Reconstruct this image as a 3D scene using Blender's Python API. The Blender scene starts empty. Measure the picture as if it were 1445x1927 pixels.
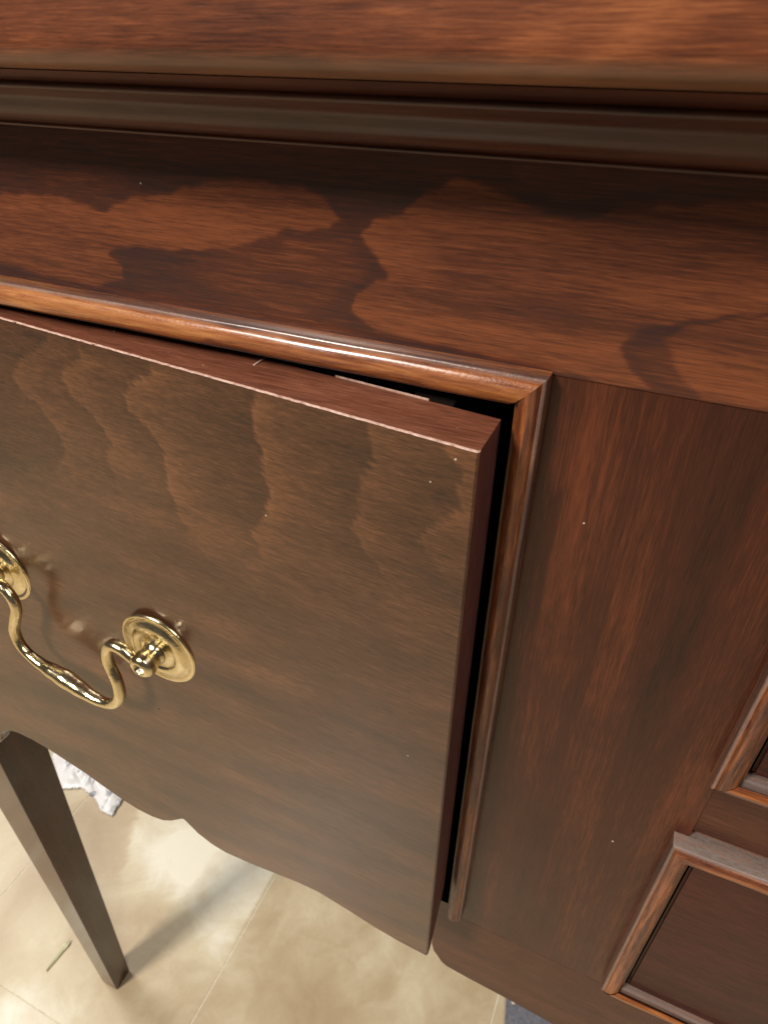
import bpy, bmesh, math, random
import numpy as np
from mathutils import Vector, Matrix
random.seed(3); rng = np.random.default_rng(5)
S = bpy.context.scene
COL = S.collection
ZC = 0.78                                   # camera height above the floor

# ------------------------------------------------------------ camera
cd = bpy.data.cameras.new('camera'); cam = bpy.data.objects.new('camera', cd); COL.objects.link(cam)
S.camera = cam
Rw = [[0.91221191, 0.24365055, -0.32939922], [0.40966335, -0.52918038, 0.74306397], [0.00673634, -0.81277459, -0.58253934]]
M = Matrix(((Rw[0][0], -Rw[0][1], -Rw[0][2], 0), (Rw[1][0], -Rw[1][1], -Rw[1][2], 0), (Rw[2][0], -Rw[2][1], -Rw[2][2], ZC), (0, 0, 0, 1)))
cam.matrix_world = M
cd.sensor_fit = 'VERTICAL'; cd.sensor_height = 36; cd.sensor_width = 27; cd.lens = 23.43
cd.clip_start = 0.005; cd.clip_end = 50
cd.dof.use_dof = True; cd.dof.focus_distance = 0.175; cd.dof.aperture_fstop = 38

# ------------------------------------------------------------ light
W = bpy.data.worlds.new('World'); S.world = W; W.use_nodes = True
wb = W.node_tree.nodes['Background']; wb.inputs[0].default_value = (0.62, 0.57, 0.52, 1); wb.inputs[1].default_value = 0.11
def lamp(name, loc, target, size, energy, col, sy=None):
    l = bpy.data.lights.new(name, 'AREA'); l.energy = energy; l.color = col; l.size = size
    if sy: l.shape = 'RECTANGLE'; l.size_y = sy
    o = bpy.data.objects.new(name, l); COL.objects.link(o); o.location = loc
    o.rotation_euler = (Vector(target) - Vector(loc)).to_track_quat('-Z', 'Y').to_euler(); return o
lamp('ceiling_lamp', (-0.82, -1.0, 1.75), (-0.6, -0.1, 0.0), 0.36, 42, (1.0, 0.93, 0.85))
lamp('ceiling_lamp', (0.95, -0.75, 2.2), (-0.1, 0.1, 0.4), 0.5, 18, (1.0, 0.94, 0.87))
lamp('ceiling_lamp', (-2.2, 0.6, 2.4), (-0.5, 0.3, 0.0), 0.8, 34, (1.0, 0.95, 0.88))
S.view_settings.view_transform = 'Standard'; S.view_settings.look = 'None'
S.view_settings.exposure = 0.0; S.view_settings.gamma = 1.0
S.cycles.max_bounces = 8

# ------------------------------------------------------------ material helpers
class NT:
    def __init__(s, name):
        s.m = bpy.data.materials.new(name); s.m.use_nodes = True
        s.t = s.m.node_tree; s.b = s.t.nodes['Principled BSDF']
    def n(s, kind, **kw):
        o = s.t.nodes.new(kind)
        for k, v in kw.items():
            if k.startswith('_'): setattr(o, k[1:], v)
            else: o.inputs[k].default_value = v
        return o
    def l(s, a, b): s.t.links.new(a, b)
    def coord(s, scale, src='Object', off=(0, 0, 0)):
        tc = s.n('ShaderNodeTexCoord'); mp = s.n('ShaderNodeMapping')
        mp.inputs['Scale'].default_value = scale; mp.inputs['Location'].default_value = off
        s.l(tc.outputs[src], mp.inputs[0]); return mp.outputs[0]
    def noise(s, scale, detail=4, rough=.55, dist=0, off=(0, 0, 0)):
        x = s.n('ShaderNodeTexNoise', Scale=1.0, Detail=detail, Roughness=rough, Distortion=dist)
        s.l(s.coord(scale, off=off), x.inputs['Vector']); return x.outputs['Fac']
    def math(s, op, a, b=None, c=None, clamp=False):
        x = s.n('ShaderNodeMath', _operation=op, _use_clamp=clamp)
        for i, v in enumerate((a, b, c)):
            if v is None: continue
            if isinstance(v, (int, float)): x.inputs[i].default_value = v
            else: s.l(v, x.inputs[i])
        return x.outputs[0]
    def ramp(s, fac, stops):
        r = s.n('ShaderNodeValToRGB'); e = r.color_ramp.elements
        while len(e) < len(stops): e.new(.5)
        for q, (p, c) in zip(e, stops): q.position = p; q.color = (*c, 1) if len(c) == 3 else c
        s.l(fac, r.inputs[0]); return r.outputs[0]
    def mix(s, fac, a, b, mode='MIX'):
        x = s.n('ShaderNodeMix', _data_type='RGBA', _blend_type=mode)
        for sock, v in ((x.inputs[0], fac), (x.inputs[6], a), (x.inputs[7], b)):
            if isinstance(v, (int, float)): sock.default_value = v
            elif isinstance(v, tuple): sock.default_value = (*v, 1)
            else: s.l(v, sock)
        return x.outputs[2]
    def bump(s, h, strength, dist=.001):
        b = s.n('ShaderNodeBump', Strength=strength, Distance=dist); s.l(h, b.inputs['Height'])
        s.l(b.outputs[0], s.b.inputs['Normal']); return b
    def attr(s, name):
        a = s.n('ShaderNodeAttribute', _attribute_name=name); return a.outputs['Fac']

def wood(name, axis, dark, mid, light, fig=None, rough=.36, coat=.6, coatr=.16, streak=1.0, blotch=.35, slant=0, seed=0, figw=.55, grain=1.0, spec=.2, cior=1.5, edge=False, along=85):
    N = NT(name)
    def sc(across, along): return tuple(along if 'XYZ'[i] == axis else across for i in range(3))
    o = (seed * .37, seed * .21, seed * .53)
    fibre = N.noise(sc(2600, 130), 3, .7, off=o)
    fine = N.noise(sc(1050, along), 5, .72, .4, off=o)
    band = N.noise(sc(75 * streak, 5), 4, .55, .4, off=o)
    cloud = N.noise(sc(38, 14), 4, .6, .8, off=o)
    f = N.math('MULTIPLY_ADD', N.math('SUBTRACT', fine, .5), .85 * grain, .5)
    f = N.math('ADD', f, N.math('MULTIPLY', N.math('SUBTRACT', fibre, .5), .95 * grain))
    f = N.math('ADD', f, N.math('MULTIPLY', N.math('SUBTRACT', band, .5), .9))
    f = N.math('ADD', f, N.math('MULTIPLY', N.math('SUBTRACT', cloud, .5), blotch))
    if fig:
        f = N.math('ADD', N.math('MULTIPLY', f, 1.0), N.math('MULTIPLY', N.math('SUBTRACT', N.attr(fig), .5), figw))
    c = N.ramp(f, [(.18, dark), (.5, mid), (.85, light)])
    pore = N.noise(sc(1700, 140), 2, .5, off=(3, 1, 2))
    pf = N.math('MULTIPLY', N.math('SUBTRACT', pore, .60, clamp=True), 3.2, clamp=True)
    c = N.mix(pf, c, tuple(v * .35 for v in dark))
    glint = N.noise(sc(2300, 120), 3, .6, off=(9, 4, 7))
    gf = N.math('MULTIPLY', N.math('MULTIPLY', N.math('SUBTRACT', glint, .56, clamp=True), 7, clamp=True), N.math('MULTIPLY', f, .22 * grain, clamp=True), clamp=True)
    c = N.mix(gf, c, tuple(min(v * 1.7 + .02, 1) for v in light))
    if edge:
        c = N.mix(N.math('MULTIPLY', N.attr('wear_highlight'), N.math('MULTIPLY_ADD', cloud, .9, .0), clamp=True), c, (.31, .175, .095))  # worn edge with its caught light painted into the colour
    N.l(c, N.b.inputs['Base Color'])
    N.b.inputs['Specular IOR Level'].default_value = spec
    smud = N.noise((30, 30, 30), 5, .65, 1.0)
    r = N.math('MULTIPLY_ADD', smud, .18, rough - .09)
    N.l(r, N.b.inputs['Roughness'])
    N.b.inputs['Coat IOR'].default_value = cior
    N.b.inputs['Coat Weight'].default_value = coat
    N.l(N.math('MULTIPLY_ADD', smud, .16, coatr - .08), N.b.inputs['Coat Roughness'])
    h = N.math('ADD', N.math('MULTIPLY', fibre, .5), N.math('MULTIPLY', fine, .6))
    N.bump(N.math('SUBTRACT', h, N.math('MULTIPLY', pf, .5)), .16, .0004)
    return N.m

M_case = wood('upper_case_wood', 'X', (.050, .0145, .0075), (.155, .044, .016), (.35, .117, .040), rough=.5, coat=.6, coatr=.16, streak=.55, blotch=1.3, grain=.7, edge=True)
M_mould = wood('moulding_wood', 'X', (.024, .007, .005), (.060, .018, .0105), (.105, .034, .018), rough=.42, coat=.5, coatr=.22, seed=2, grain=.6, blotch=.8)
M_rail = wood('rail_wood', 'X', (.040, .0165, .0140), (.084, .0250, .0130), (.205, .061, .023), fig='figure', rough=.40, coat=.5, coatr=.18, along=50, grain=.8, streak=1.3, seed=3)
M_stile = wood('stile_wood', 'Z', (.015, .0040, .0026), (.050, .0112, .0048), (.165, .040, .0135), rough=.42, coat=.5, coatr=.20, streak=.9, blotch=.45, seed=4, grain=.5, along=28)
M_lower = wood('lower_rail_wood', 'X', (.028, .0085, .0052), (.064, .019, .0098), (.110, .035, .017), rough=.42, coat=.35, coatr=.26, seed=5)
M_draw = wood('drawer_wood', 'X', (.028, .0110, .0056), (.076, .0300, .0130), (.168, .066, .027), fig='figure', rough=.36, coat=.85, spec=.15, coatr=.18, along=55, streak=.6, blotch=.4, seed=6, figw=.55, cior=1.49, grain=.75)
M_edge = wood('drawer_edge_wood', 'X', (.050, .016, .009), (.128, .041, .022), (.24, .088, .048), rough=.5, coat=.15, coatr=.3, seed=7)
M_side = wood('drawer_side_wood', 'Z', (.05, .017, .015), (.10, .034, .028), (.15, .055, .044), rough=.5, coat=.15, coatr=.3, seed=8)
M_panel = wood('small_drawer_wood', 'X', (.014, .0038, .0030), (.040, .0090, .0062), (.075, .018, .011), rough=.36, coat=.16, coatr=.10, seed=9)
M_leg = wood('leg_wood', 'Z', (.015, .0045, .0030), (.040, .0118, .0070), (.080, .024, .013), rough=.42, cior=1.5, spec=.05, coat=1.0, coatr=.10, seed=10)
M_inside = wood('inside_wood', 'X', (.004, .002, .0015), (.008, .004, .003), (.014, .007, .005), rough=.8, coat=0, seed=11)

def bead_mat(name, axis, bias, dust_sheen_col=(.040, .030, .032), coat=.8, dk=(.8, .35)):
    N = NT(name)
    def sc(a, b): return tuple(b if 'XYZ'[i] == axis else a for i in range(3))
    fine = N.noise(sc(900, 60), 4, .7, .5); patch = N.noise(sc(150, 16), 4, .6, .7)
    f = N.math('ADD', N.math('MULTIPLY', fine, .75), N.math('MULTIPLY', patch, .75))
    f = N.math('SUBTRACT', f, bias)
    c = N.ramp(f, [(.30, (.030, .009, .005)), (.47, (.12, .033, .012)), (.62, (.285, .088, .022)), (.8, (.44, .175, .046))])
    w = N.math('MULTIPLY', N.attr('wear_highlight'), N.math('MULTIPLY_ADD', fine, 1.6, -.1), clamp=True)  # bright edge line: highlight painted in with the worn wood
    c = N.mix(w, c, (.36, .25, .22))
    d = N.math('MULTIPLY', N.attr('dust_sheen'), N.math('MULTIPLY_ADD', N.noise(sc(1400, 500), 4, .7), dk[0], dk[1]), clamp=True)  # silvery light on upward faces painted in over dusty grey
    c = N.mix(d, c, dust_sheen_col)
    N.l(c, N.b.inputs['Base Color'])
    N.l(N.math('MULTIPLY_ADD', patch, .25, .22), N.b.inputs['Roughness'])
    N.b.inputs['Coat Weight'].default_value = coat; N.b.inputs['Specular IOR Level'].default_value = .25; N.b.inputs['Coat Roughness'].default_value = .16
    N.bump(N.math('ADD', fine, N.noise((1300, 1300, 1300), 2, .5)), .30, .0004)
    return N.m
M_beadx = bead_mat('bead_wood_horizontal', 'X', .15)
M_beadl = bead_mat('bead_wood_sheen', 'X', .20, (.18, .155, .14), dk=(1.8, -.10))  # overhead highlight painted as a paler silvery colour
M_beadz = bead_mat('bead_wood_upright', 'Z', .24, (.05, .035, .032), coat=.35)

def worn():
    N = NT('worn_edge_wood')
    f = N.noise((700, 700, 700), 4, .7)
    N.l(N.ramp(f, [(.3, (.30, .15, .11)), (.55, (.55, .36, .29)), (.8, (.68, .50, .42))]), N.b.inputs['Base Color'])
    N.b.inputs['Roughness'].default_value = .55; return N.m
M_worn = worn()
def brass():
    N = NT('polished_brass')
    f = N.noise((260, 260, 260), 4, .6, .5)
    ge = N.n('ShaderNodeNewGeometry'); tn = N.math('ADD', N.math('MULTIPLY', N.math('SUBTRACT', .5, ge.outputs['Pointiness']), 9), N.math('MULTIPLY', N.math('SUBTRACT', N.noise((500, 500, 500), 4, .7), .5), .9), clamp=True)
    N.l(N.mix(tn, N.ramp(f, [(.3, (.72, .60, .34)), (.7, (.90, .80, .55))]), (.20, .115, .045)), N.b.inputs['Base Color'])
    N.b.inputs['Metallic'].default_value = 1.0
    N.l(N.math('MULTIPLY_ADD', f, .22, .06), N.b.inputs['Roughness'])
    N.bump(N.noise((420, 420, 420), 4, .7), .30, .0006); return N.m
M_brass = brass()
def plain(name, c0, c1, scale, rough, bump=.2, metallic=0):
    N = NT(name); f = N.noise((scale,) * 3, 5, .65, .4)
    N.l(N.ramp(f, [(.3, c0), (.7, c1)]), N.b.inputs['Base Color'])
    N.b.inputs['Roughness'].default_value = rough; N.bump(f, bump, .001); return N.m
M_rug = plain('grey_mat_fabric', (.10, .10, .12), (.19, .19, .22), 260, .9, .6)
M_grout = plain('grout', (.56, .50, .37), (.72, .67, .52), 120, .8, .3)
M_splint = plain('pale_splinter', (.50, .50, .30), (.70, .68, .46), 300, .7)
M_lint = plain('pale_fleck', (.42, .35, .27), (.62, .54, .43), 900, .7)
M_hole = plain('dark_fleck', (.008, .004, .003), (.02, .01, .008), 900, .8)
def tilemat():
    N = NT('stone_tile')
    a = N.noise((7, 7, 7), 5, .6, 1.4); b = N.noise((28, 28, 28), 5, .6, .8); g = N.noise((240, 240, 240), 3, .6)
    f = N.math('ADD', N.math('MULTIPLY', a, .50), N.math('MULTIPLY', b, .34))
    f = N.math('ADD', f, N.math('MULTIPLY', g, .07))
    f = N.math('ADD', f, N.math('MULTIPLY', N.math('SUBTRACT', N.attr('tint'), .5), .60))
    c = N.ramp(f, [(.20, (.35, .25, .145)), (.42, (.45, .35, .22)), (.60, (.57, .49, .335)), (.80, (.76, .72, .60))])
    N.l(c, N.b.inputs['Base Color'])
    N.l(N.math('MULTIPLY_ADD', b, .30, .24), N.b.inputs['Roughness'])
    N.bump(N.math('ADD', a, N.math('MULTIPLY', b, .4)), .10, .004)
    return N.m
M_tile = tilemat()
def papermat():
    N = NT('printed_white_plastic')
    f = N.noise((70, 22, 60), 3, .6, .8); g = N.noise((18, 18, 18), 3, .5)
    ink = N.math('MULTIPLY', N.math('SUBTRACT', f, .55, clamp=True), 9, clamp=True)
    base = N.ramp(g, [(.3, (.70, .70, .72)), (.7, (.86, .86, .86))])
    N.l(N.mix(ink, base, (.22, .23, .27)), N.b.inputs['Base Color'])
    N.b.inputs['Roughness'].default_value = .35; N.bump(g, .3, .01); return N.m
M_paper = papermat()

# ------------------------------------------------------------ mesh helpers
def mesh(name, V, F, mat, parent=None, smooth=False, mats=None, idx=None, attrs=None):
    me = bpy.data.meshes.new(name); me.from_pydata([tuple(v) for v in V], [], F)
    for m_ in (mats or [mat]): me.materials.append(m_)
    if idx is not None: me.polygons.foreach_set('material_index', idx)
    if smooth: me.polygons.foreach_set('use_smooth', [True] * len(me.polygons))
    for k, a in (attrs or {}).items():
        at = me.attributes.new(k, 'FLOAT', 'POINT'); at.data.foreach_set('value', np.asarray(a, dtype=np.float32))
    me.update()
    b = bmesh.new(); b.from_mesh(me); bmesh.ops.recalc_face_normals(b, faces=b.faces); b.to_mesh(me); b.free()
    o = bpy.data.objects.new(name, me); COL.objects.link(o)
    if parent: adopt(o, parent)
    return o
def wl(o):
    m = o.matrix_basis.copy()
    return (wl(o.parent) @ o.matrix_parent_inverse @ m) if o.parent else m
def adopt(o, parent): o.parent = parent; o.matrix_parent_inverse = wl(parent).inverted()
def box(name, x0, x1, y0, y1, z0, z1, mat, parent=None, bev=.0008, **kw):
    b = bmesh.new(); bmesh.ops.create_cube(b, size=1)
    for v in b.verts: v.co = ((x0 + x1) / 2 + v.co.x * (x1 - x0), (y0 + y1) / 2 + v.co.y * (y1 - y0), (z0 + z1) / 2 + v.co.z * (z1 - z0))
    if bev: bmesh.ops.bevel(b, geom=b.edges[:], offset=bev, segments=2, affect='EDGES')
    me = bpy.data.meshes.new(name); b.to_mesh(me); b.free(); me.materials.append(mat)
    o = bpy.data.objects.new(name, me); COL.objects.link(o)
    if parent: adopt(o, parent)
    return o
def thing(name, loc, label, cat, group=None):
    o = bpy.data.objects.new(name, None); COL.objects.link(o); o.location = loc; o.empty_display_size = .05
    o['label'] = label; o['category'] = cat
    if group: o['group'] = group
    return o
def extrude_x(name, prof, x0, x1, mat, parent, smooth=True, nx=2):
    V = []; F = []; n = len(prof)
    for i in range(nx):
        x = x0 + (x1 - x0) * i / (nx - 1)
        V += [(x, y, z) for y, z in prof]
    for i in range(nx - 1):
        for j in range(n):
            k = (j + 1) % n; F.append((i * n + j, i * n + k, (i + 1) * n + k, (i + 1) * n + j))
    F.append(tuple(range(n))); F.append(tuple((nx - 1) * n + j for j in range(n)))
    o = mesh(name, V, F, mat, parent)
    if smooth:
        for p in o.data.polygons: p.use_smooth = len(p.vertices) == 4
        b = bmesh.new(); b.from_mesh(o.data)
        for e in b.edges: e.smooth = not (len(e.link_faces) == 2 and e.calc_face_angle(0) > math.radians(38))
        b.to_mesh(o.data); b.free()
    return o
def arc(cy, cz, r, a0, a1, n=8):
    return [(cy + r * math.cos(math.radians(a0 + (a1 - a0) * i / n)), cz + r * math.sin(math.radians(a0 + (a1 - a0) * i / n))) for i in range(n + 1)]

def vnoise(x, z, s, seed=0):                 # cheap smooth noise for warping the figure outlines
    x = np.asarray(x) * s; z = np.asarray(z) * s; r = np.zeros_like(x, dtype=float)
    q = np.random.default_rng(seed)
    for k in range(7):
        a, b, c = q.uniform(-1, 1, 3) * 2.2; r += np.sin(x * a + z * b + c * 3) * (1 if k < 4 else .6)
    return r / 4
def polydist(px, pz, poly):                  # signed distance, + inside
    P = np.array(poly); Q = np.roll(P, -1, 0)
    d = np.full(px.shape, 9.); ins = np.zeros(px.shape, bool)
    for (x0, z0), (x1, z1) in zip(P, Q):
        ex, ez = x1 - x0, z1 - z0; L = ex * ex + ez * ez + 1e-12
        t = np.clip(((px - x0) * ex + (pz - z0) * ez) / L, 0, 1)
        d = np.minimum(d, np.hypot(px - x0 - t * ex, pz - z0 - t * ez))
        c = ((z0 > pz) != (z1 > pz)) & (px < (x1 - x0) * (pz - z0) / (z1 - z0 + 1e-12) + x0)
        ins ^= c
    return np.where(ins, d, -d)
def sstep(a, b, x):
    t = np.clip((x - a) / (b - a), 0, 1); return t * t * (3 - 2 * t)

# ------------------------------------------------------------ floor: slab + tiles
floor = mesh('floor', [(-2.6, -2.2, -.008), (1.4, -2.2, -.008), (1.4, 2.2, -.008), (-2.6, 2.2, -.008),
                       (-2.6, -2.2, -.06), (1.4, -2.2, -.06), (1.4, 2.2, -.06), (-2.6, 2.2, -.06)],
             [(0, 1, 2, 3), (7, 6, 5, 4), (0, 4, 5, 1), (1, 5, 6, 2), (2, 6, 7, 3), (3, 7, 4, 0)], M_grout)
floor['kind'] = 'structure'
grout_top = box('grout', -2.6, 1.4, -2.2, 2.2, -.0079, -.0005, M_grout, floor, bev=0)
# tile tints: pale floor reflections painted into the colour, plus browner patches (x, y, radius, amount)
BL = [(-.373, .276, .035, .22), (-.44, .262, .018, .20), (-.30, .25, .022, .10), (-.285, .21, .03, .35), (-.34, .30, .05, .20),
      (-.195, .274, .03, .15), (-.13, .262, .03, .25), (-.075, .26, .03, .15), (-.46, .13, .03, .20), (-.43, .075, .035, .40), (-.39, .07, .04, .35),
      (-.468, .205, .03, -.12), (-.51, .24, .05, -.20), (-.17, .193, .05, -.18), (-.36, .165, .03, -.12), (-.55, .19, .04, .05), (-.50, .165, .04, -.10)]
TS = .2645; X0 = -.2622; Y0 = .0890
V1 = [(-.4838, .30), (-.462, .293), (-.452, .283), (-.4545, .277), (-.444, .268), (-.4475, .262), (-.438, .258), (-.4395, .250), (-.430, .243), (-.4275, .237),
      (-.425, .225), (-.40, .20), (-.33, .19), (-.266, .20), (-.264, .42), (-.50, .42)]  # outline of the ragged pale reflection painted into the tiles
for i in range(-8, 6):
    for j in range(-8, 8):
        x0 = X0 + i * TS; y0 = Y0 + j * TS; g = .0008
        near = -2 <= i <= 1 and -1 <= j <= 1
        n = 64 if near else 1
        xs = np.linspace(x0 + g, x0 + TS - g, n + 1); ys = np.linspace(y0 + g, y0 + TS - g, n + 1)
        XX, YY = np.meshgrid(xs, ys, indexing='ij')
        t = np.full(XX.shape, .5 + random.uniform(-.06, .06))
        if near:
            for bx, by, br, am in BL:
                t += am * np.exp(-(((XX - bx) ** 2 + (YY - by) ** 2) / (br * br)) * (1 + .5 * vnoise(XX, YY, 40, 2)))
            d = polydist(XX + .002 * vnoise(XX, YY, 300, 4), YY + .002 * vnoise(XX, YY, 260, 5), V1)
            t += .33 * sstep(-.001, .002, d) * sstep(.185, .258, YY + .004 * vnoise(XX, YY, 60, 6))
        m = n + 1
        V = [(XX[a, b], YY[a, b], 0.0) for a in range(m) for b in range(m)]
        F = [(a * m + b, (a + 1) * m + b, (a + 1) * m + b + 1, a * m + b + 1) for a in range(n) for b in range(n)]
        base = len(V)
        cor = [0, n * m, n * m + n, n]
        ring = [a * m for a in range(n + 1)] + [n * m + b for b in range(1, n + 1)] + [a * m + n for a in range(n - 1, -1, -1)] + [b for b in range(n - 1, 0, -1)]
        for q in ring:
            x, y, _ = V[q]; V.append((x + (-.0006 if abs(x - xs[0]) < 1e-6 else .0006 if abs(x - xs[-1]) < 1e-6 else 0), y + (-.0006 if abs(y - ys[0]) < 1e-6 else .0006 if abs(y - ys[-1]) < 1e-6 else 0), -.006))
        L = len(ring)
        for q in range(L): F.append((ring[q], ring[(q + 1) % L], base + (q + 1) % L, base + q))
        tt = list(t.ravel()) + [float(t.ravel()[q]) for q in ring]
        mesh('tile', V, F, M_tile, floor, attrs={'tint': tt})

# ------------------------------------------------------------ sideboard
SB = thing('sideboard', (-.16, .33, 0), 'dark stained wooden sideboard with moulded edge, tapered leg and one deep drawer pulled out askew', 'sideboard')
XL = -.365; XR = .30
# upper body above the waist moulding
prof = [(.22, ZC + .20), (.100, ZC + .20)] + arc(.1042, ZC - .0012, .0042, 180, 270, 8) + [(.22, ZC - .0054)]
prof.insert(2, (.100, ZC + .0012)); 
uc = extrude_x('upper_case', prof, XL - .03, XR + .03, M_case, SB)
at = uc.data.attributes.new('wear_highlight', 'FLOAT', 'POINT')  # light caught on the rounded nose, painted in as a paler arris
at.data.foreach_set('value', [float(sstep(ZC - .0022, ZC - .0046, v.co.z)) if v.co.y < .12 else 0.0 for v in uc.data.vertices])
# waist moulding
def P(y, z): return (y, ZC + z)
mp = [P(.20, -.0056), P(.1050, -.0056), P(.1058, -.0060), P(.1070, -.0066), P(.1082, -.0071), P(.1088, -.0074)] + [P(*q) for q in arc(.1094, -.0082, .00075, 120, 250, 6)] + [P(.1102, -.0092)]
mp += [P(.1110, -.0096), P(.1118, -.0100), P(.1125, -.0105), P(.1128, -.0111), P(.1130, -.0120), P(.1134, -.0129), P(.1142, -.0138), P(.1153, -.0145), P(.1168, -.0150), P(.1185, -.0153), P(.1200, -.0156)]
mp += [P(*q) for q in arc(.1208, -.0163, .0005, 130, 260, 5)] + [P(.1220, -.0169), P(.128, -.0170), P(.128, -.0184), P(.20, -.0184)]
extrude_x('waist_moulding', mp, XL - .02, XR + .02, M_mould, SB)
# top rail with its figured grain
LOBES = {
 1: [(-0.178, -0.0343), (-0.1662, -0.034), (-0.1474, -0.0325), (-0.1362, -0.0345), (-0.1313, -0.0351), (-0.1239, -0.0318), (-0.108, -0.0288), (-0.0988, -0.0257), (-0.0879, -0.0252), (-0.0764, -0.0256), (-0.0704, -0.0284), (-0.0678, -0.0312), (-0.0706, -0.0332), (-0.081, -0.0342), (-0.0895, -0.0376), (-0.0984, -0.0403), (-0.106, -0.0414), (-0.1171, -0.0421), (-0.1287, -0.0429), (-0.1336, -0.0454), (-0.13, -0.0476), (-0.1301, -0.0509), (-0.1408, -0.0543), (-0.1749, -0.0529), (-0.1878, -0.0537)],
 2: [(-0.1528, -0.0281), (-0.1367, -0.0262), (-0.1239, -0.0262), (-0.1227, -0.0275), (-0.1484, -0.0305)],
 3: [(-0.0635, -0.0333), (-0.0608, -0.0305), (-0.0539, -0.0284), (-0.0496, -0.0243), (-0.0444, -0.022), (-0.0392, -0.0221), (-0.033, -0.0239), (-0.0268, -0.026), (-0.021, -0.0265), (-0.0156, -0.0254), (-0.0106, -0.0237), (0.0088, -0.0213), (0.06, -0.0196), (0.06, -0.0353), (0.0140, -0.0381), (0.0014, -0.0419), (-0.0061, -0.0445), (-0.009, -0.0492), (-0.0052, -0.0528), (-0.0006, -0.0562), (-0.0076, -0.0564), (-0.0184, -0.0556), (-0.0609, -0.0530), (-0.0667, -0.0492), (-0.0653, -0.0461), (-0.0609, -0.0438), (-0.0572, -0.0411), (-0.059, -0.0381), (-0.062, -0.0353)],
 4: [(-0.0011, -0.0457), (0.0018, -0.0425), (0.0142, -0.0387), (0.06, -0.0359), (0.06, -0.0560), (0.0194, -0.0560), (0.0079, -0.0560), (0.002, -0.0504)],
 5: [(-0.1099, -0.0452), (-0.0939, -0.0392), (-0.0786, -0.037), (-0.0683, -0.0381), (-0.0621, -0.0417), (-0.0686, -0.0471), (-0.0799, -0.0536), (-0.1002, -0.0515)]}
LV = {1: .78, 2: .55, 3: .86, 4: .84, 5: .52}
def rail_fig(x, z):
    wx = x + .0007 * vnoise(x, z, 420, 1) + .0004 * vnoise(x, z, 1100, 3); wz = z + .0005 * vnoise(x, z, 500, 2)
    f = np.full(x.shape, .20)
    f += .10 * vnoise(x, z, 60, 8) + .24 * np.exp(-((x - .002) / .016) ** 2 - ((z + .050) / .012) ** 2)
    for k, p in LOBES.items():
        d = polydist(wx, wz, p)
        soft = (.0030 if k == 5 else (.0020 if k == 2 else .0004)) * (1 + 1.6 * sstep(-.2, .8, vnoise(x, z, 90, 31)))
        v = LV[k] - .25 * sstep(.004, .016, d)
        e = sstep(-soft, soft, d)
        f = f * (1 - e) + v * e
        if k in (1, 3): f -= .12 * np.exp(-((d + .0016) / .0016) ** 2)      # dark outline just outside
    return f
def slab_front(name, x0, x1, z0, z1, y, th, mat, parent, fig=None, step=.0006, amp=0):
    nx = max(2, int((x1 - x0) / step)); nz = max(2, int((z1 - z0) / step))
    xs = np.linspace(x0, x1, nx + 1); zs = np.linspace(z0, z1, nz + 1)
    XX, ZZ = np.meshgrid(xs, zs, indexing='ij'); m = nz + 1
    fv = fig(XX, ZZ).ravel() if fig else np.zeros(XX.size)
    V = [(a, y, ZC + b) for a, b in zip(XX.ravel(), ZZ.ravel())]
    F = [(a * m + b, (a + 1) * m + b, (a + 1) * m + b + 1, a * m + b + 1) for a in range(nx) for b in range(nz)]
    c = [(0, 0), (nx, 0), (nx, nz), (0, nz)]; base = len(V)
    V += [(xs[a], y + th, ZC + zs[b]) for a, b in c]
    ring = [[a * m for a in range(nx + 1)], [nx * m + b for b in range(nz + 1)], [a * m + nz for a in range(nx, -1, -1)], [b for b in range(nz, -1, -1)]]
    for k in range(4): F.append(tuple(ring[k]) + (base + (k + 1) % 4, base + k))
    F.append((base, base + 1, base + 2, base + 3))
    return mesh(name, V, F, mat, parent, attrs={'figure': list(fv) + [.3] * 4})
ZT = -.0186; ZJ = -.0562; ZB = -.2922
slab_front('top_rail', XL, .09, ZJ, ZT, .130, .02, M_rail, SB, rail_fig)
box('top_rail', .0902, XR, .130, .15, ZC + ZJ, ZC + ZT, M_rail, SB, bev=0)
# stiles (grain upright), lower rails
XI = -.0262                                  # right side of the big opening
box('stile', XI + .00003, .0400, .1300, .15, ZC - .2990, ZC + ZJ - .00003, M_stile, SB, bev=.0002)
box('stile', XL, -.3035, .1300, .15, ZC - .3400, ZC + ZJ - .00003, M_stile, SB, bev=.0002)
box('stile', .24, XR, .1300, .15, ZC - .2990, ZC + ZJ - .00003, M_stile, SB, bev=.0002)
# lower rail with its shaped bottom edge
lx = [(-.0322, -.2922), (-.0322, -.335), (-.0308, -.3415), (-.0289, -.3445), (-.0268, -.3485), (-.0243, -.3506), (-.0200, -.3513), (-.0136, -.3520), (.0060, -.3535), (.0262, -.3560), (.06, -.3575), (.11, -.350), (.14, -.345), (.17, -.350), (.24, -.3575), (XR, -.356), (XR, -.2922)]
def flat_shape(name, pts, y0, y1, mat, parent):
    n = len(pts); V = [(x, y0, ZC + z) for x, z in pts] + [(x, y1, ZC + z) for x, z in pts]
    F = [tuple(range(n)), tuple(range(2 * n - 1, n - 1, -1))] + [(i, (i + 1) % n, n + (i + 1) % n, n + i) for i in range(n)]
    return mesh(name, V, F, mat, parent)
lx2 = [(x, z if z < -.295 else (-.2922 if x < -.03 and x < 0 else z)) for x, z in lx]
flat_shape('lower_rail', [(-.0322, -.2922), (-.0262, -.2922), (-.0262, -.2990)] + [(XR, -.2990)] + list(reversed(lx[1:-1])), .1300, .15, M_lower, SB)
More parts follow.
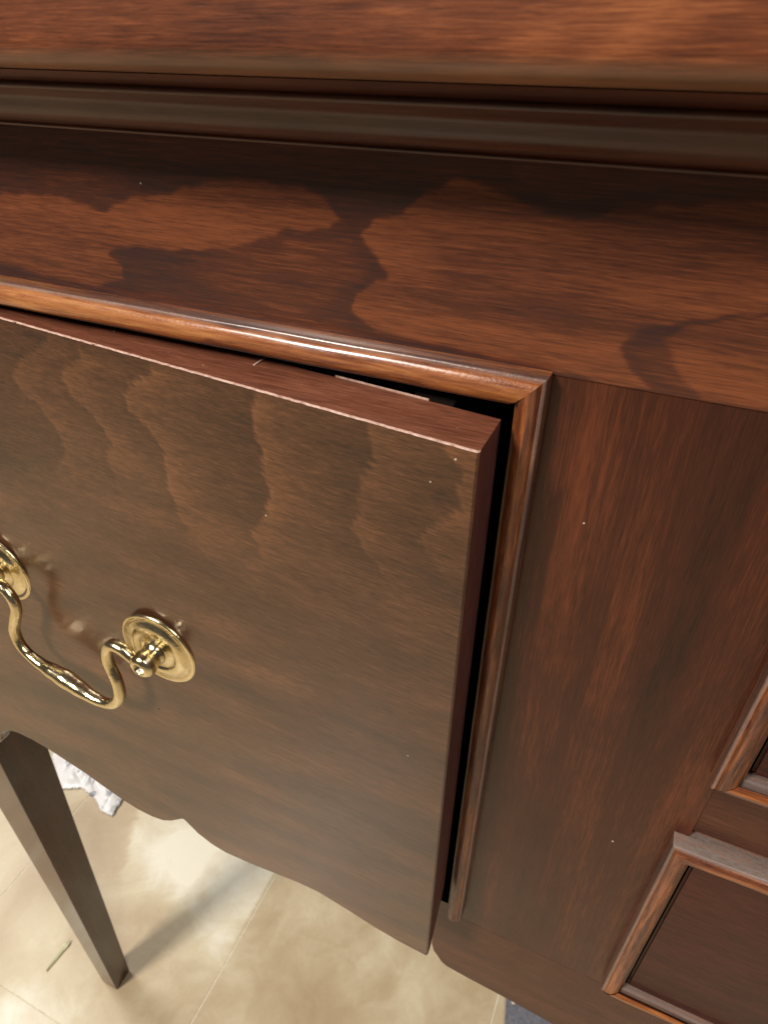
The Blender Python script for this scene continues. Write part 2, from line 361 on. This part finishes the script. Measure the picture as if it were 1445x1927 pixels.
# rail between the two small drawers
box('drawer_divider', .0400, .2400, .1300, .15, ZC - .1850, ZC - .1625, M_lower, SB, bev=.0002)
box('drawer_divider', .0400, .2400, .1300, .15, ZC - .2990, ZC - .2960, M_lower, SB, bev=.0002)
# carcass behind
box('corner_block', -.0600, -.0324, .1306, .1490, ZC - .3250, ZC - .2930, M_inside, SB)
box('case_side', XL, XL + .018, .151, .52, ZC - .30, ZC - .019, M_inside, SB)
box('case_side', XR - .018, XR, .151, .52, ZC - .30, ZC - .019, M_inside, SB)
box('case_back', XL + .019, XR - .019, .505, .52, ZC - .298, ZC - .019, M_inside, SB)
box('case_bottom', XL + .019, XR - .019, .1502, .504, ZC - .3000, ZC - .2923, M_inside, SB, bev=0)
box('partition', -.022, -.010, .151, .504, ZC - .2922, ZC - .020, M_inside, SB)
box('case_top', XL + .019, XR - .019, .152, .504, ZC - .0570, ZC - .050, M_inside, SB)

# cock beads: a fillet and a rounded nose, mitred at the corners; corner c0, c1 in (x,z); inward normal n
def bead(name, a, b, inward, m0, m1, w, mat, parent, seg=70, p=1.0, ind=0):
    a = Vector((a[0], a[1])); b = Vector((b[0], b[1])); d = (b - a); L = d.length; d.normalize(); n = Vector(inward)
    # profile: (u from outer edge inward, protrusion, worn edge plus painted highlight, dusty face plus painted sheen)
    pr = [(0, 0, 0, .9 if p > 1 else .2), (0, .0038, 0, 1), (.0002, .0042, .9, .8), (.0006, .0044, .5, .3)]
    R = w / 2
    for k in range(9):
        t = math.radians(150 - 150 * k / 8 - 10)
        pr.append((w * .52 - math.cos(t) * -1 * 0 + (-math.cos(t)) * w * .42, .0034 + math.sin(t) * .0022, .10 if k in (3, 4) else 0, 0))
    pr += [(w * .985, .0034, ind, ind), (w, .0022, .1, ind), (w, 0, 0, ind), (w, -.016, 0, 0), (0, -.016, 0, 0)]
    V = []; F = []; we = []; du = []; k = len(pr)
    for i in range(seg + 1):
        for u, q, wv, dv in pr:
            s0 = m0 * u; s1 = L - m1 * u
            s = s0 + (s1 - s0) * i / seg
            wob = .00012 * math.sin(s * 160 + u * 300) * (1 if q > 0 else 0)
            pt = a + d * s + n * u
            V.append((pt.x, .130 - (q + wob) * p, ZC + pt.y)); we.append(wv); du.append(dv)
    for i in range(seg):
        for j in range(k):
            jj = (j + 1) % k; F.append((i * k + j, i * k + jj, (i + 1) * k + jj, (i + 1) * k + j))
    F.append(tuple(range(k))); F.append(tuple(seg * k + j for j in range(k)))
    o = mesh(name, V, F, mat, parent, attrs={'wear_highlight': we, 'dust_sheen': du})
    b_ = bmesh.new(); b_.from_mesh(o.data)
    for f in b_.faces: f.smooth = len(f.verts) == 4
    for e in b_.edges: e.smooth = not (len(e.link_faces) == 2 and e.calc_face_angle(0) > math.radians(42))
    b_.to_mesh(o.data); b_.free(); return o
BW = .0062
# big opening: top, right, left
bead('bead_strip', (-.3097, -.0556), (-.0203, -.0556), (0, -1), 1, 1, .0074, M_beadx, SB, 160)
bead('bead_strip', (-.0203, -.0556), (-.0203, ZB), (-1, 0), 1, 0, BW, M_beadz, SB, 120)
bead('bead_strip', (-.3097, -.0556), (-.3097, ZB), (1, 0), 1, 0, BW, M_beadz, SB, 40)
# small drawers on the right: rectangles (x0,x1,ztop,zbottom)
for (x0, x1, zt, zb) in ((.0376, .2424, -.0650, -.1587), (.0358, .2424, -.1885, -.2935)):
    bead('bead_strip', (x0, zt), (x1, zt), (0, -1), 1, 1, BW, M_beadl, SB, 60, 1.1)
    bead('bead_strip', (x0, zb), (x1, zb), (0, 1), 1, 1, BW, M_beadl, SB, 60, 1.1, .8)
    bead('bead_strip', (x0, zt), (x0, zb), (1, 0), 1, 1, BW, M_beadz, SB, 40, 1.1)
    bead('bead_strip', (x1, zt), (x1, zb), (-1, 0), 1, 1, BW, M_beadz, SB, 40, 1.1)
    sd = box('small_drawer', x0 + BW + .0012, x1 - BW - .0010, .1278, .146, ZC + zb + BW + .0012, ZC + zt - BW - .0008, M_panel, SB, bev=.0008)

# leg: straight outside, tapered on the inner and back faces
lt = ZC - .3405
V = []
for z, xr, yb in ((0.0, -.3470, .1510), (.0015, -.3465, .1515), (ZC - .413, -.3305, .1644), (lt, -.3275, .1672)):
    xl = XL + (.0006 if z == 0 else 0); y0 = .1330 + (.0006 if z == 0 else 0)
    V += [(xl, y0, z), (xr, y0, z), (xr, yb, z), (xl, yb, z)]
F = [(0, 1, 2, 3), (15, 14, 13, 12)] + [(r * 4 + i, r * 4 + (i + 1) % 4, (r + 1) * 4 + (i + 1) % 4, (r + 1) * 4 + i) for r in range(3) for i in range(4)]
lg = mesh('leg', V, F, M_leg, SB); bv = lg.modifiers.new('soft', 'BEVEL'); bv.width = .0007; bv.segments = 2
box('leg_block', XL + .0002, -.3275, .1506, .1672, lt, ZC - .301, M_leg, SB)

# ------------------------------------------------------------ the deep drawer, pulled out askew
T = .1016
def surf(x, z): return .1096 + (-.0285 - x) * T * (1 - min(max((-.0657 - z) / .23, 0), 1))
def surfv(x, z): return .1096 + (-.0285 - x) * T * (1 - np.clip((-.0657 - z) / .23, 0, 1))
SC = [(-.302, -.296), (-.292, -.2955), (-.280, -.2935), (-.268, -.2935), (-.2610, -.2945), (-.2592, -.2918), (-.2575, -.2870), (-0.2553, -0.2838), (-0.2499, -0.2800), (-0.2428, -0.2783), (-0.2330, -0.2782), (-0.2228, -0.2795), (-0.202, -0.2842), (-0.1905, -0.2882), (-0.1805, -0.2913), (-.172, -.2931), (-0.1634, -0.2932), (-0.1570, -0.2918), (-0.1518, -0.2885), (-0.1448, -0.2822), (-0.1436, -0.2820), (-0.1424, -0.2832), (-0.137, -0.2882), (-.130, -.2915), (-0.1233, -0.2928), (-.110, -.2917), (-0.0971, -0.2895), (-.087, -.2878), (-0.0765, -0.2873), (-.064, -.2900), (-0.0514, -0.2936), (-.040, -.2955), (-0.0285, -0.2962)]
sx = np.array([p[0] for p in SC]); sz = np.array([p[1] for p in SC])
LINES = [
 [(-0.1550,-0.0682), (-0.1618,-0.0725), (-0.1711,-0.0780), (-0.1751,-0.0833), (-0.1744,-0.0864), (-0.1659,-0.0909), (-0.1635,-0.0943), (-0.1598,-0.0994), (-0.1606,-0.1045), (-0.1661,-0.1126)],
 [(-0.1419,-0.0707), (-0.1500,-0.0753), (-0.1531,-0.0796), (-0.1494,-0.0837), (-0.1418,-0.0887), (-0.1379,-0.0954), (-0.1407,-0.1022), (-0.1391,-0.1059)],
 [(-0.1160,-0.0690), (-0.1244,-0.0736), (-0.1293,-0.0782), (-0.1280,-0.0821), (-0.1214,-0.0858), (-0.1168,-0.0919), (-0.1181,-0.0981), (-0.1168,-0.1105), (-0.1137,-0.1144)],
 [(-0.0834,-0.0676), (-0.0853,-0.0733), (-0.0842,-0.0796), (-0.0825,-0.0871), (-0.0835,-0.0903), (-0.0820,-0.0947), (-0.0839,-0.1004), (-0.0900,-0.1072), (-0.0877,-0.1111)],
 [(-0.0539,-0.0680), (-0.0526,-0.0741), (-0.0567,-0.0851), (-0.0576,-0.0960), (-0.0540,-0.1010), (-0.0481,-0.1068)],
 [(-0.0366,-0.0667), (-0.0326,-0.0705), (-0.0319,-0.0793), (-0.0390,-0.0889), (-0.0408,-0.0941), (-0.0347,-0.0963)]]
def drawer_fig(x, z):
    f = np.full(x.shape, .28) + .07 * vnoise(x, z * 2.2, 45, 11)
    wx = x + .0012 * vnoise(x, z, 330, 12) + .0007 * vnoise(x, z * 1.6, 900, 13) + .0004 * vnoise(x, z * 2, 2400, 14)
    amp = [.30, .36, .42, .58, .34, .38]
    for k, ln in enumerate(LINES):
        q = np.array(ln)[::-1]
        lxz = np.interp(z, q[:, 1], q[:, 0])
        dx = wx - lxz
        zl = q[0, 1]; fade = sstep(zl - .012, zl + .012, z) * (1 - sstep(q[-1, 1] - .001, q[-1, 1] + .004, z) * .7)
        f += amp[k] * fade * np.where(dx > 0, np.exp(-dx / .015) * sstep(0, .0006, dx) + .35 * np.exp(-((dx - .0005) / .0005) ** 2), 0)
        f -= .12 * fade * np.where(dx < 0, np.exp(dx / .006), 0)
    f += .10 * np.sin((z * 1.0 - x * .20) * 330 + 2.2 * vnoise(x, z, 35, 15)) * sstep(-.10, -.16, z)
    return f
nx, nz = 250, 210
xs = np.concatenate([np.linspace(-.302, -.2895, 8)[:-1], np.linspace(-.2895, -.0290, nx), [-.0285]])
V = []; F = []; IX = []; zt = -.0657; TH = .0150
def rowset(x, last):
    zb = float(np.interp(x, sx, sz)); o = .0005 if last else 0
    ys = []
    jit = .00005 * math.sin(x * 900 + 3 * math.sin(x * 170)) + .00005 * math.sin(x * 2300 + 2 * math.sin(x * 410))
    rows = [(zt, TH), (zt, .0005 + jit + o), (zt - .00010, .00022 + jit + o), (zt - .0003 + jit*.6, o)]
    for j in range(1, nz): rows.append((zt - .0004 + (zb + .0008 - (zt - .0004)) * (j / (nz - 1)), o))
    rows += [(zb + .0001, .0006 + o), (zb, .0012)]
    th = lambda z: TH if z > -.268 else TH - .0115 * (-.268 - z) / .028
    rows += [(zb, max(th(zb), .0025)), (max(-.268, zb), TH)]
    return rows
nr = None
for i, x in enumerate(xs):
    last = i == len(xs) - 1
    r = rowset(x, last); nr = len(r)
    for z, dy in r: V.append((float(x), surf(x, z) + dy, ZC + z))
for i in range(len(xs) - 1):
    for j in range(nr):
        jj = (j + 1) % nr
        F.append((i * nr + j, i * nr + jj, (i + 1) * nr + jj, (i + 1) * nr + j))
        ch = vnoise(xs[i], 0, 700, 41) + .6 * vnoise(xs[i], 0, 2100, 42)
        IX.append(1 if j == 0 else 2 if j == 1 and ch > -1.25 else 2 if j == 2 and ch > -.95 else 1 if j in (1, 2) else 0)
F.append(tuple(range(nr))); IX.append(3)
F.append(tuple((len(xs) - 1) * nr + j for j in range(nr))); IX.append(3)
VA = np.array(V); fg = drawer_fig(VA[:, 0], VA[:, 2] - ZC)
DR = mesh('drawer', V, F, None, SB, mats=[M_draw, M_edge, M_worn, M_side], idx=IX, attrs={'figure': fg})
DR['label'] = 'deep drawer front pulled out askew, scalloped along its bottom edge'
# drawer box behind the front
def quadprism(name, pts, z0, z1, mat, parent):
    n = len(pts); V = [(x, y, ZC + z0) for x, y in pts] + [(x, y, ZC + z1) for x, y in pts]
    F = [tuple(range(n)), tuple(range(2 * n - 1, n - 1, -1))] + [(i, (i + 1) % n, n + (i + 1) % n, n + i) for i in range(n)]
    return mesh(name, V, F, mat, parent)
ca, sa = math.cos(math.radians(5.8)), math.sin(math.radians(5.8))
def dl(u, v): return (-.0285 - u * ca + v * sa * -1, .1096 + u * sa + v * ca)   # u to the left along the front, v backwards
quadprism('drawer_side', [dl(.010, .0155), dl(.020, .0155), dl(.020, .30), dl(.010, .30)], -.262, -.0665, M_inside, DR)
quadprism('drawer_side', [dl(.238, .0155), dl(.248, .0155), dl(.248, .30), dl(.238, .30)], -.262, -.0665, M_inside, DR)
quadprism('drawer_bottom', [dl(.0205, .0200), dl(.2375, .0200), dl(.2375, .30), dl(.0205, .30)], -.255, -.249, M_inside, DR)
# strips let into the back of the top edge: a wide one on the left, a small slip near the corner
def backstrip(x0, x1, h, dep, mat, nm):
    pts = []
    a = [(x0, surf(x0, zt) + TH + .0002), (x1, surf(x1, zt) + TH + .0002), (x1, surf(x1, zt) + TH + dep), (x0, surf(x0, zt) + TH + dep)]
    return quadprism(nm, a, -.075, zt + h, mat, DR)
backstrip(-.300, -.0905, .0000, .0032, M_edge, 'edge_strip')
backstrip(-.0700, -.0455, .0004, .0003, M_worn, 'edge_slip')
quadprism('edge_slip', [(-.0912, surf(-.0912, zt) + .0105), (-.0907, surf(-.0907, zt) + .0105), (-.0905, surf(-.0905, zt) + .0182), (-.0910, surf(-.0910, zt) + .0182)], zt + .00002, zt + .00022, M_worn, DR)

# brass pull
def lathe(name, prof, cx, cz, yb, mat, parent, n=64, tilt=None):
    # prof: (radius, height out of the drawer face)
    V = []; F = []; m = len(prof)
    for k in range(n):
        a = 2 * math.pi * k / n
        for r, h in prof: V.append((cx + r * math.cos(a), yb - h, ZC + cz + r * math.sin(a)))
    for k in range(n):
        kk = (k + 1) % n
        for j in range(m - 1): F.append((k * m + j, k * m + j + 1, kk * m + j + 1, kk * m + j))
    return mesh(name, V, F, mat, parent, smooth=True)
ROS = [(.0152, .0000), (.0155, .0005), (.0153, .0010), (.0147, .0013), (.0139, .0012), (.0134, .0009), (.0129, .0009), (.0122, .0013), (.0112, .0019), (.0101, .0023), (.0090, .0024), (.0081, .0022), (.0077, .0017), (.0073, .0016), (.0065, .0018), (.0055, .0020), (.0046, .0024), (.0040, .0030), (.0, .0030)]
POST = [(.0, .0026), (.0046, .0028), (.0045, .0034), (.0036, .0040), (.0034, .0046), (.0040, .0049), (.0042, .0053), (.0039, .0056), (.0044, .0060), (.0047, .0066), (.0046, .0071), (.0048, .0075), (.0049, .0082), (.0047, .0087), (.0048, .0091), (.0045, .0098), (.0038, .0105), (.0030, .0110), (.0024, .0111), (.0020, .0108), (.0018, .0070), (.0, .0068)]
posts = ((-.1357, -.1737), (-.2150, -.1690))
for cx, cz in posts:
    yb = surf(cx, cz) - .0002
    lathe('rosette', ROS, cx, cz, yb, M_brass, DR)
    lathe('post', POST, cx, cz, yb, M_brass, DR, 40)
def tube(name, pts, rad, mat, parent, n=20, sub=10):
    P_ = [Vector(p) for p in pts]; Q = []; R_ = []
    for i in range(len(P_) - 1):
        p0 = P_[max(i - 1, 0)]; p1 = P_[i]; p2 = P_[i + 1]; p3 = P_[min(i + 2, len(P_) - 1)]
        for s in range(sub):
            t = s / sub
            Q.append(.5 * ((2 * p1) + (-p0 + p2) * t + (2 * p0 - 5 * p1 + 4 * p2 - p3) * t * t + (-p0 + 3 * p1 - 3 * p2 + p3) * t ** 3))
            ts = t * t * (3 - 2 * t); R_.append(rad[i] * (1 - ts) + rad[i + 1] * ts)
    Q.append(P_[-1]); R_.append(rad[-1])
    V = []; F = []; nrm = Vector((0, 1, 0))
    for i, q in enumerate(Q):
        tg = (Q[min(i + 1, len(Q) - 1)] - Q[max(i - 1, 0)]).normalized()
        nrm = (nrm - tg * nrm.dot(tg)).normalized(); bn = tg.cross(nrm)
        for k in range(n):
            a = 2 * math.pi * k / n; V.append(q + (nrm * math.cos(a) + bn * math.sin(a)) * R_[i])
    for i in range(len(Q) - 1):
        for k in range(n): F.append((i * n + k, i * n + (k + 1) % n, (i + 1) * n + (k + 1) % n, (i + 1) * n + k))
    F.append(tuple(range(n))); F.append(tuple((len(Q) - 1) * n + k for k in range(n)))
    return mesh(name, V, F, mat, parent, smooth=True)
BP = [(-.1385, -.1742, .0080, .0017), (-.1413, -.1735, .0080, .0021), (-.1455, -.1712, .0082, .0022), (-.1500, -.1716, .0084, .0022), (-.1530, -.1760, .0086, .0020), (-.1532, -.1820, .0088, .0020), (-.1512, -.1890, .0090, .0021),
      (-.1515, -.1965, .0092, .0022), (-.1550, -.2022, .0094, .0021), (-.1605, -.2050, .0095, .0020), (-.1675, -.2050, .0096, .0024), (-.1740, -.2035, .0096, .0031), (-.1800, -.2020, .0096, .0035), (-.1860, -.2012, .0096, .0030),
      (-.1925, -.2005, .0095, .0023), (-.1990, -.1985, .0093, .0020), (-.2030, -.1945, .0092, .0020), (-.2040, -.1885, .0090, .0021), (-.2015, -.1820, .0088, .0021), (-.1990, -.1760, .0086, .0020), (-.2000, -.1705, .0084, .0021), (-.2045, -.1672, .0082, .0022), (-.2095, -.1680, .0080, .0021), (-.2125, -.1688, .0080, .0017)]
tube('bail', [(x, surf(x, z) - h, ZC + z) for x, z, h, r in BP], [b[3] for b in BP], M_brass, DR)
# flecks on the varnish
def fleck(x, z, y, r, mat, parent, nm='fleck'):
    b = bmesh.new(); bmesh.ops.create_icosphere(b, subdivisions=1, radius=1)
    for v in b.verts: v.co = (x + v.co.x * r * .75 * (1 + random.uniform(-.3, .3)), y + v.co.y * r * .4, ZC + z + v.co.z * r * .9)
    me = bpy.data.meshes.new(nm); b.to_mesh(me); b.free(); me.materials.append(mat)
    o = bpy.data.objects.new(nm, me); COL.objects.link(o); adopt(o, parent)
for x, z, r, mt in ((-.0333, -.0688, .00035, M_lint), (-.0385, -.0758, .00030, M_lint), (-.0838, -.1007, .00035, M_lint), (-.1435, -.2096, .00045, M_hole), (-.0406, -.1719, .00030, M_lint)):
    fleck(x, z, surf(x, z), r, mt, DR)
for x, z, r in ((.0216, -.2052, .00045), (-.119, -.028, .0003), (-.0079, -.0902, .0003)):
    fleck(x, z, .130, r, M_lint, SB)

for k in range(10):
    x = random.uniform(-.17, -.03)
    if k % 2: fleck(x, zt + .0001, surf(x, zt) + random.uniform(.002, .012), random.uniform(.00008, .00022), M_lint, DR)
    else: fleck(x, -.0556, random.uniform(.1262, .1290), random.uniform(.00008, .00018), M_lint, SB)
# ------------------------------------------------------------ things on the floor
# crumpled printed plastic sheet behind the leg
n = 150; V = []; F = []
ptsA = [(-.480, .272), (-.4838, .30), (-.50, .40), (-.60, .47), (-.70, .46), (-.68, .36), (-.605, .300), (-.563, .274), (-.541, .286), (-.515, .281), (-.497, .272)]
gx = np.linspace(-.71, -.47, n); gy = np.linspace(.26, .48, n); GX, GY = np.meshgrid(gx, gy, indexing='ij')
D = polydist(GX, GY, ptsA); H = .003 + np.clip(D, 0, .03) * .35 + (.006 * np.abs(vnoise(GX, GY, 60, 21)) + .004 * np.abs(vnoise(GX, GY, 150, 22))) * sstep(0, .012, D)
idm = {}
for a in range(n):
    for b in range(n):
        if D[a, b] > -.0012: idm[(a, b)] = len(V); V.append((GX[a, b], GY[a, b], float(max(H[a, b], .0012)) if D[a, b] > 0 else .0012))
for a in range(n - 1):
    for b in range(n - 1):
        q = [(a, b), (a + 1, b), (a + 1, b + 1), (a, b + 1)]
        if all(k in idm for k in q): F.append(tuple(idm[k] for k in q))
pl = mesh('plastic_bag', V, F, M_paper, None, smooth=True)
sm = pl.modifiers.new('thick', 'SOLIDIFY'); sm.thickness = .0008
pl['label'] = 'crumpled white printed plastic sheet on the tiles behind the leg'; pl['category'] = 'plastic sheet'
# splinter
A = Vector((-.4239, .1163, .0012)); B = Vector((-.4225, .1470, .0022)); V = []; F = []
for i, (t, w) in enumerate(((0, .0004), (.2, .0012), (.45, .0018), (.7, .0022), (.85, .0030), (1, .0008))):
    c = A.lerp(B, t) + Vector((random.uniform(-.001, .001), 0, 0))
    V += [c + Vector((-w, 0, 0)), c + Vector((0, 0, .0016)), c + Vector((w, 0, 0)), c + Vector((0, 0, -.0008))]
for i in range(5):
    for k in range(4): F.append((i * 4 + k, i * 4 + (k + 1) % 4, (i + 1) * 4 + (k + 1) % 4, (i + 1) * 4 + k))
F += [(0, 1, 2, 3), (20, 21, 22, 23)]
s_ = mesh('wood_splinter', V, F, M_splint); s_['label'] = 'small pale yellowish sliver lying on the tile in front of the leg'; s_['category'] = 'splinter'
# grey mat
nmx = 26; V = []; b = bmesh.new(); bmesh.ops.create_cube(b, size=1)
for v in b.verts:
    x = .0 if v.co.x < 0 else .62; yy = .10 if v.co.y < 0 else .62
    v.co = (x + (.0135 + (.27 - yy) * .22 if v.co.x < 0 else 0), yy, .0003 + (.0065 if v.co.z > 0 else 0))
bmesh.ops.bevel(b, geom=b.edges[:], offset=.002, segments=2, affect='EDGES')
me = bpy.data.meshes.new('floor_mat'); b.to_mesh(me); b.free(); me.materials.append(M_rug)
mt = bpy.data.objects.new('floor_mat', me); COL.objects.link(mt)
mt['label'] = 'bluish grey mat on the floor under the right end'; mt['category'] = 'mat'
b = bmesh.new(); bmesh.ops.create_icosphere(b, subdivisions=2, radius=1)
for v in b.verts: v.co = (.0175 + v.co.x * .0022, .2835 + v.co.y * .0018, .0078 + v.co.z * .0010)
me = bpy.data.meshes.new('paint_chip'); b.to_mesh(me); b.free(); me.materials.append(M_lint)
ch = bpy.data.objects.new('paint_chip', me); COL.objects.link(ch); ch['label'] = 'tiny white chip lying on the bluish grey mat'; ch['category'] = 'chip'
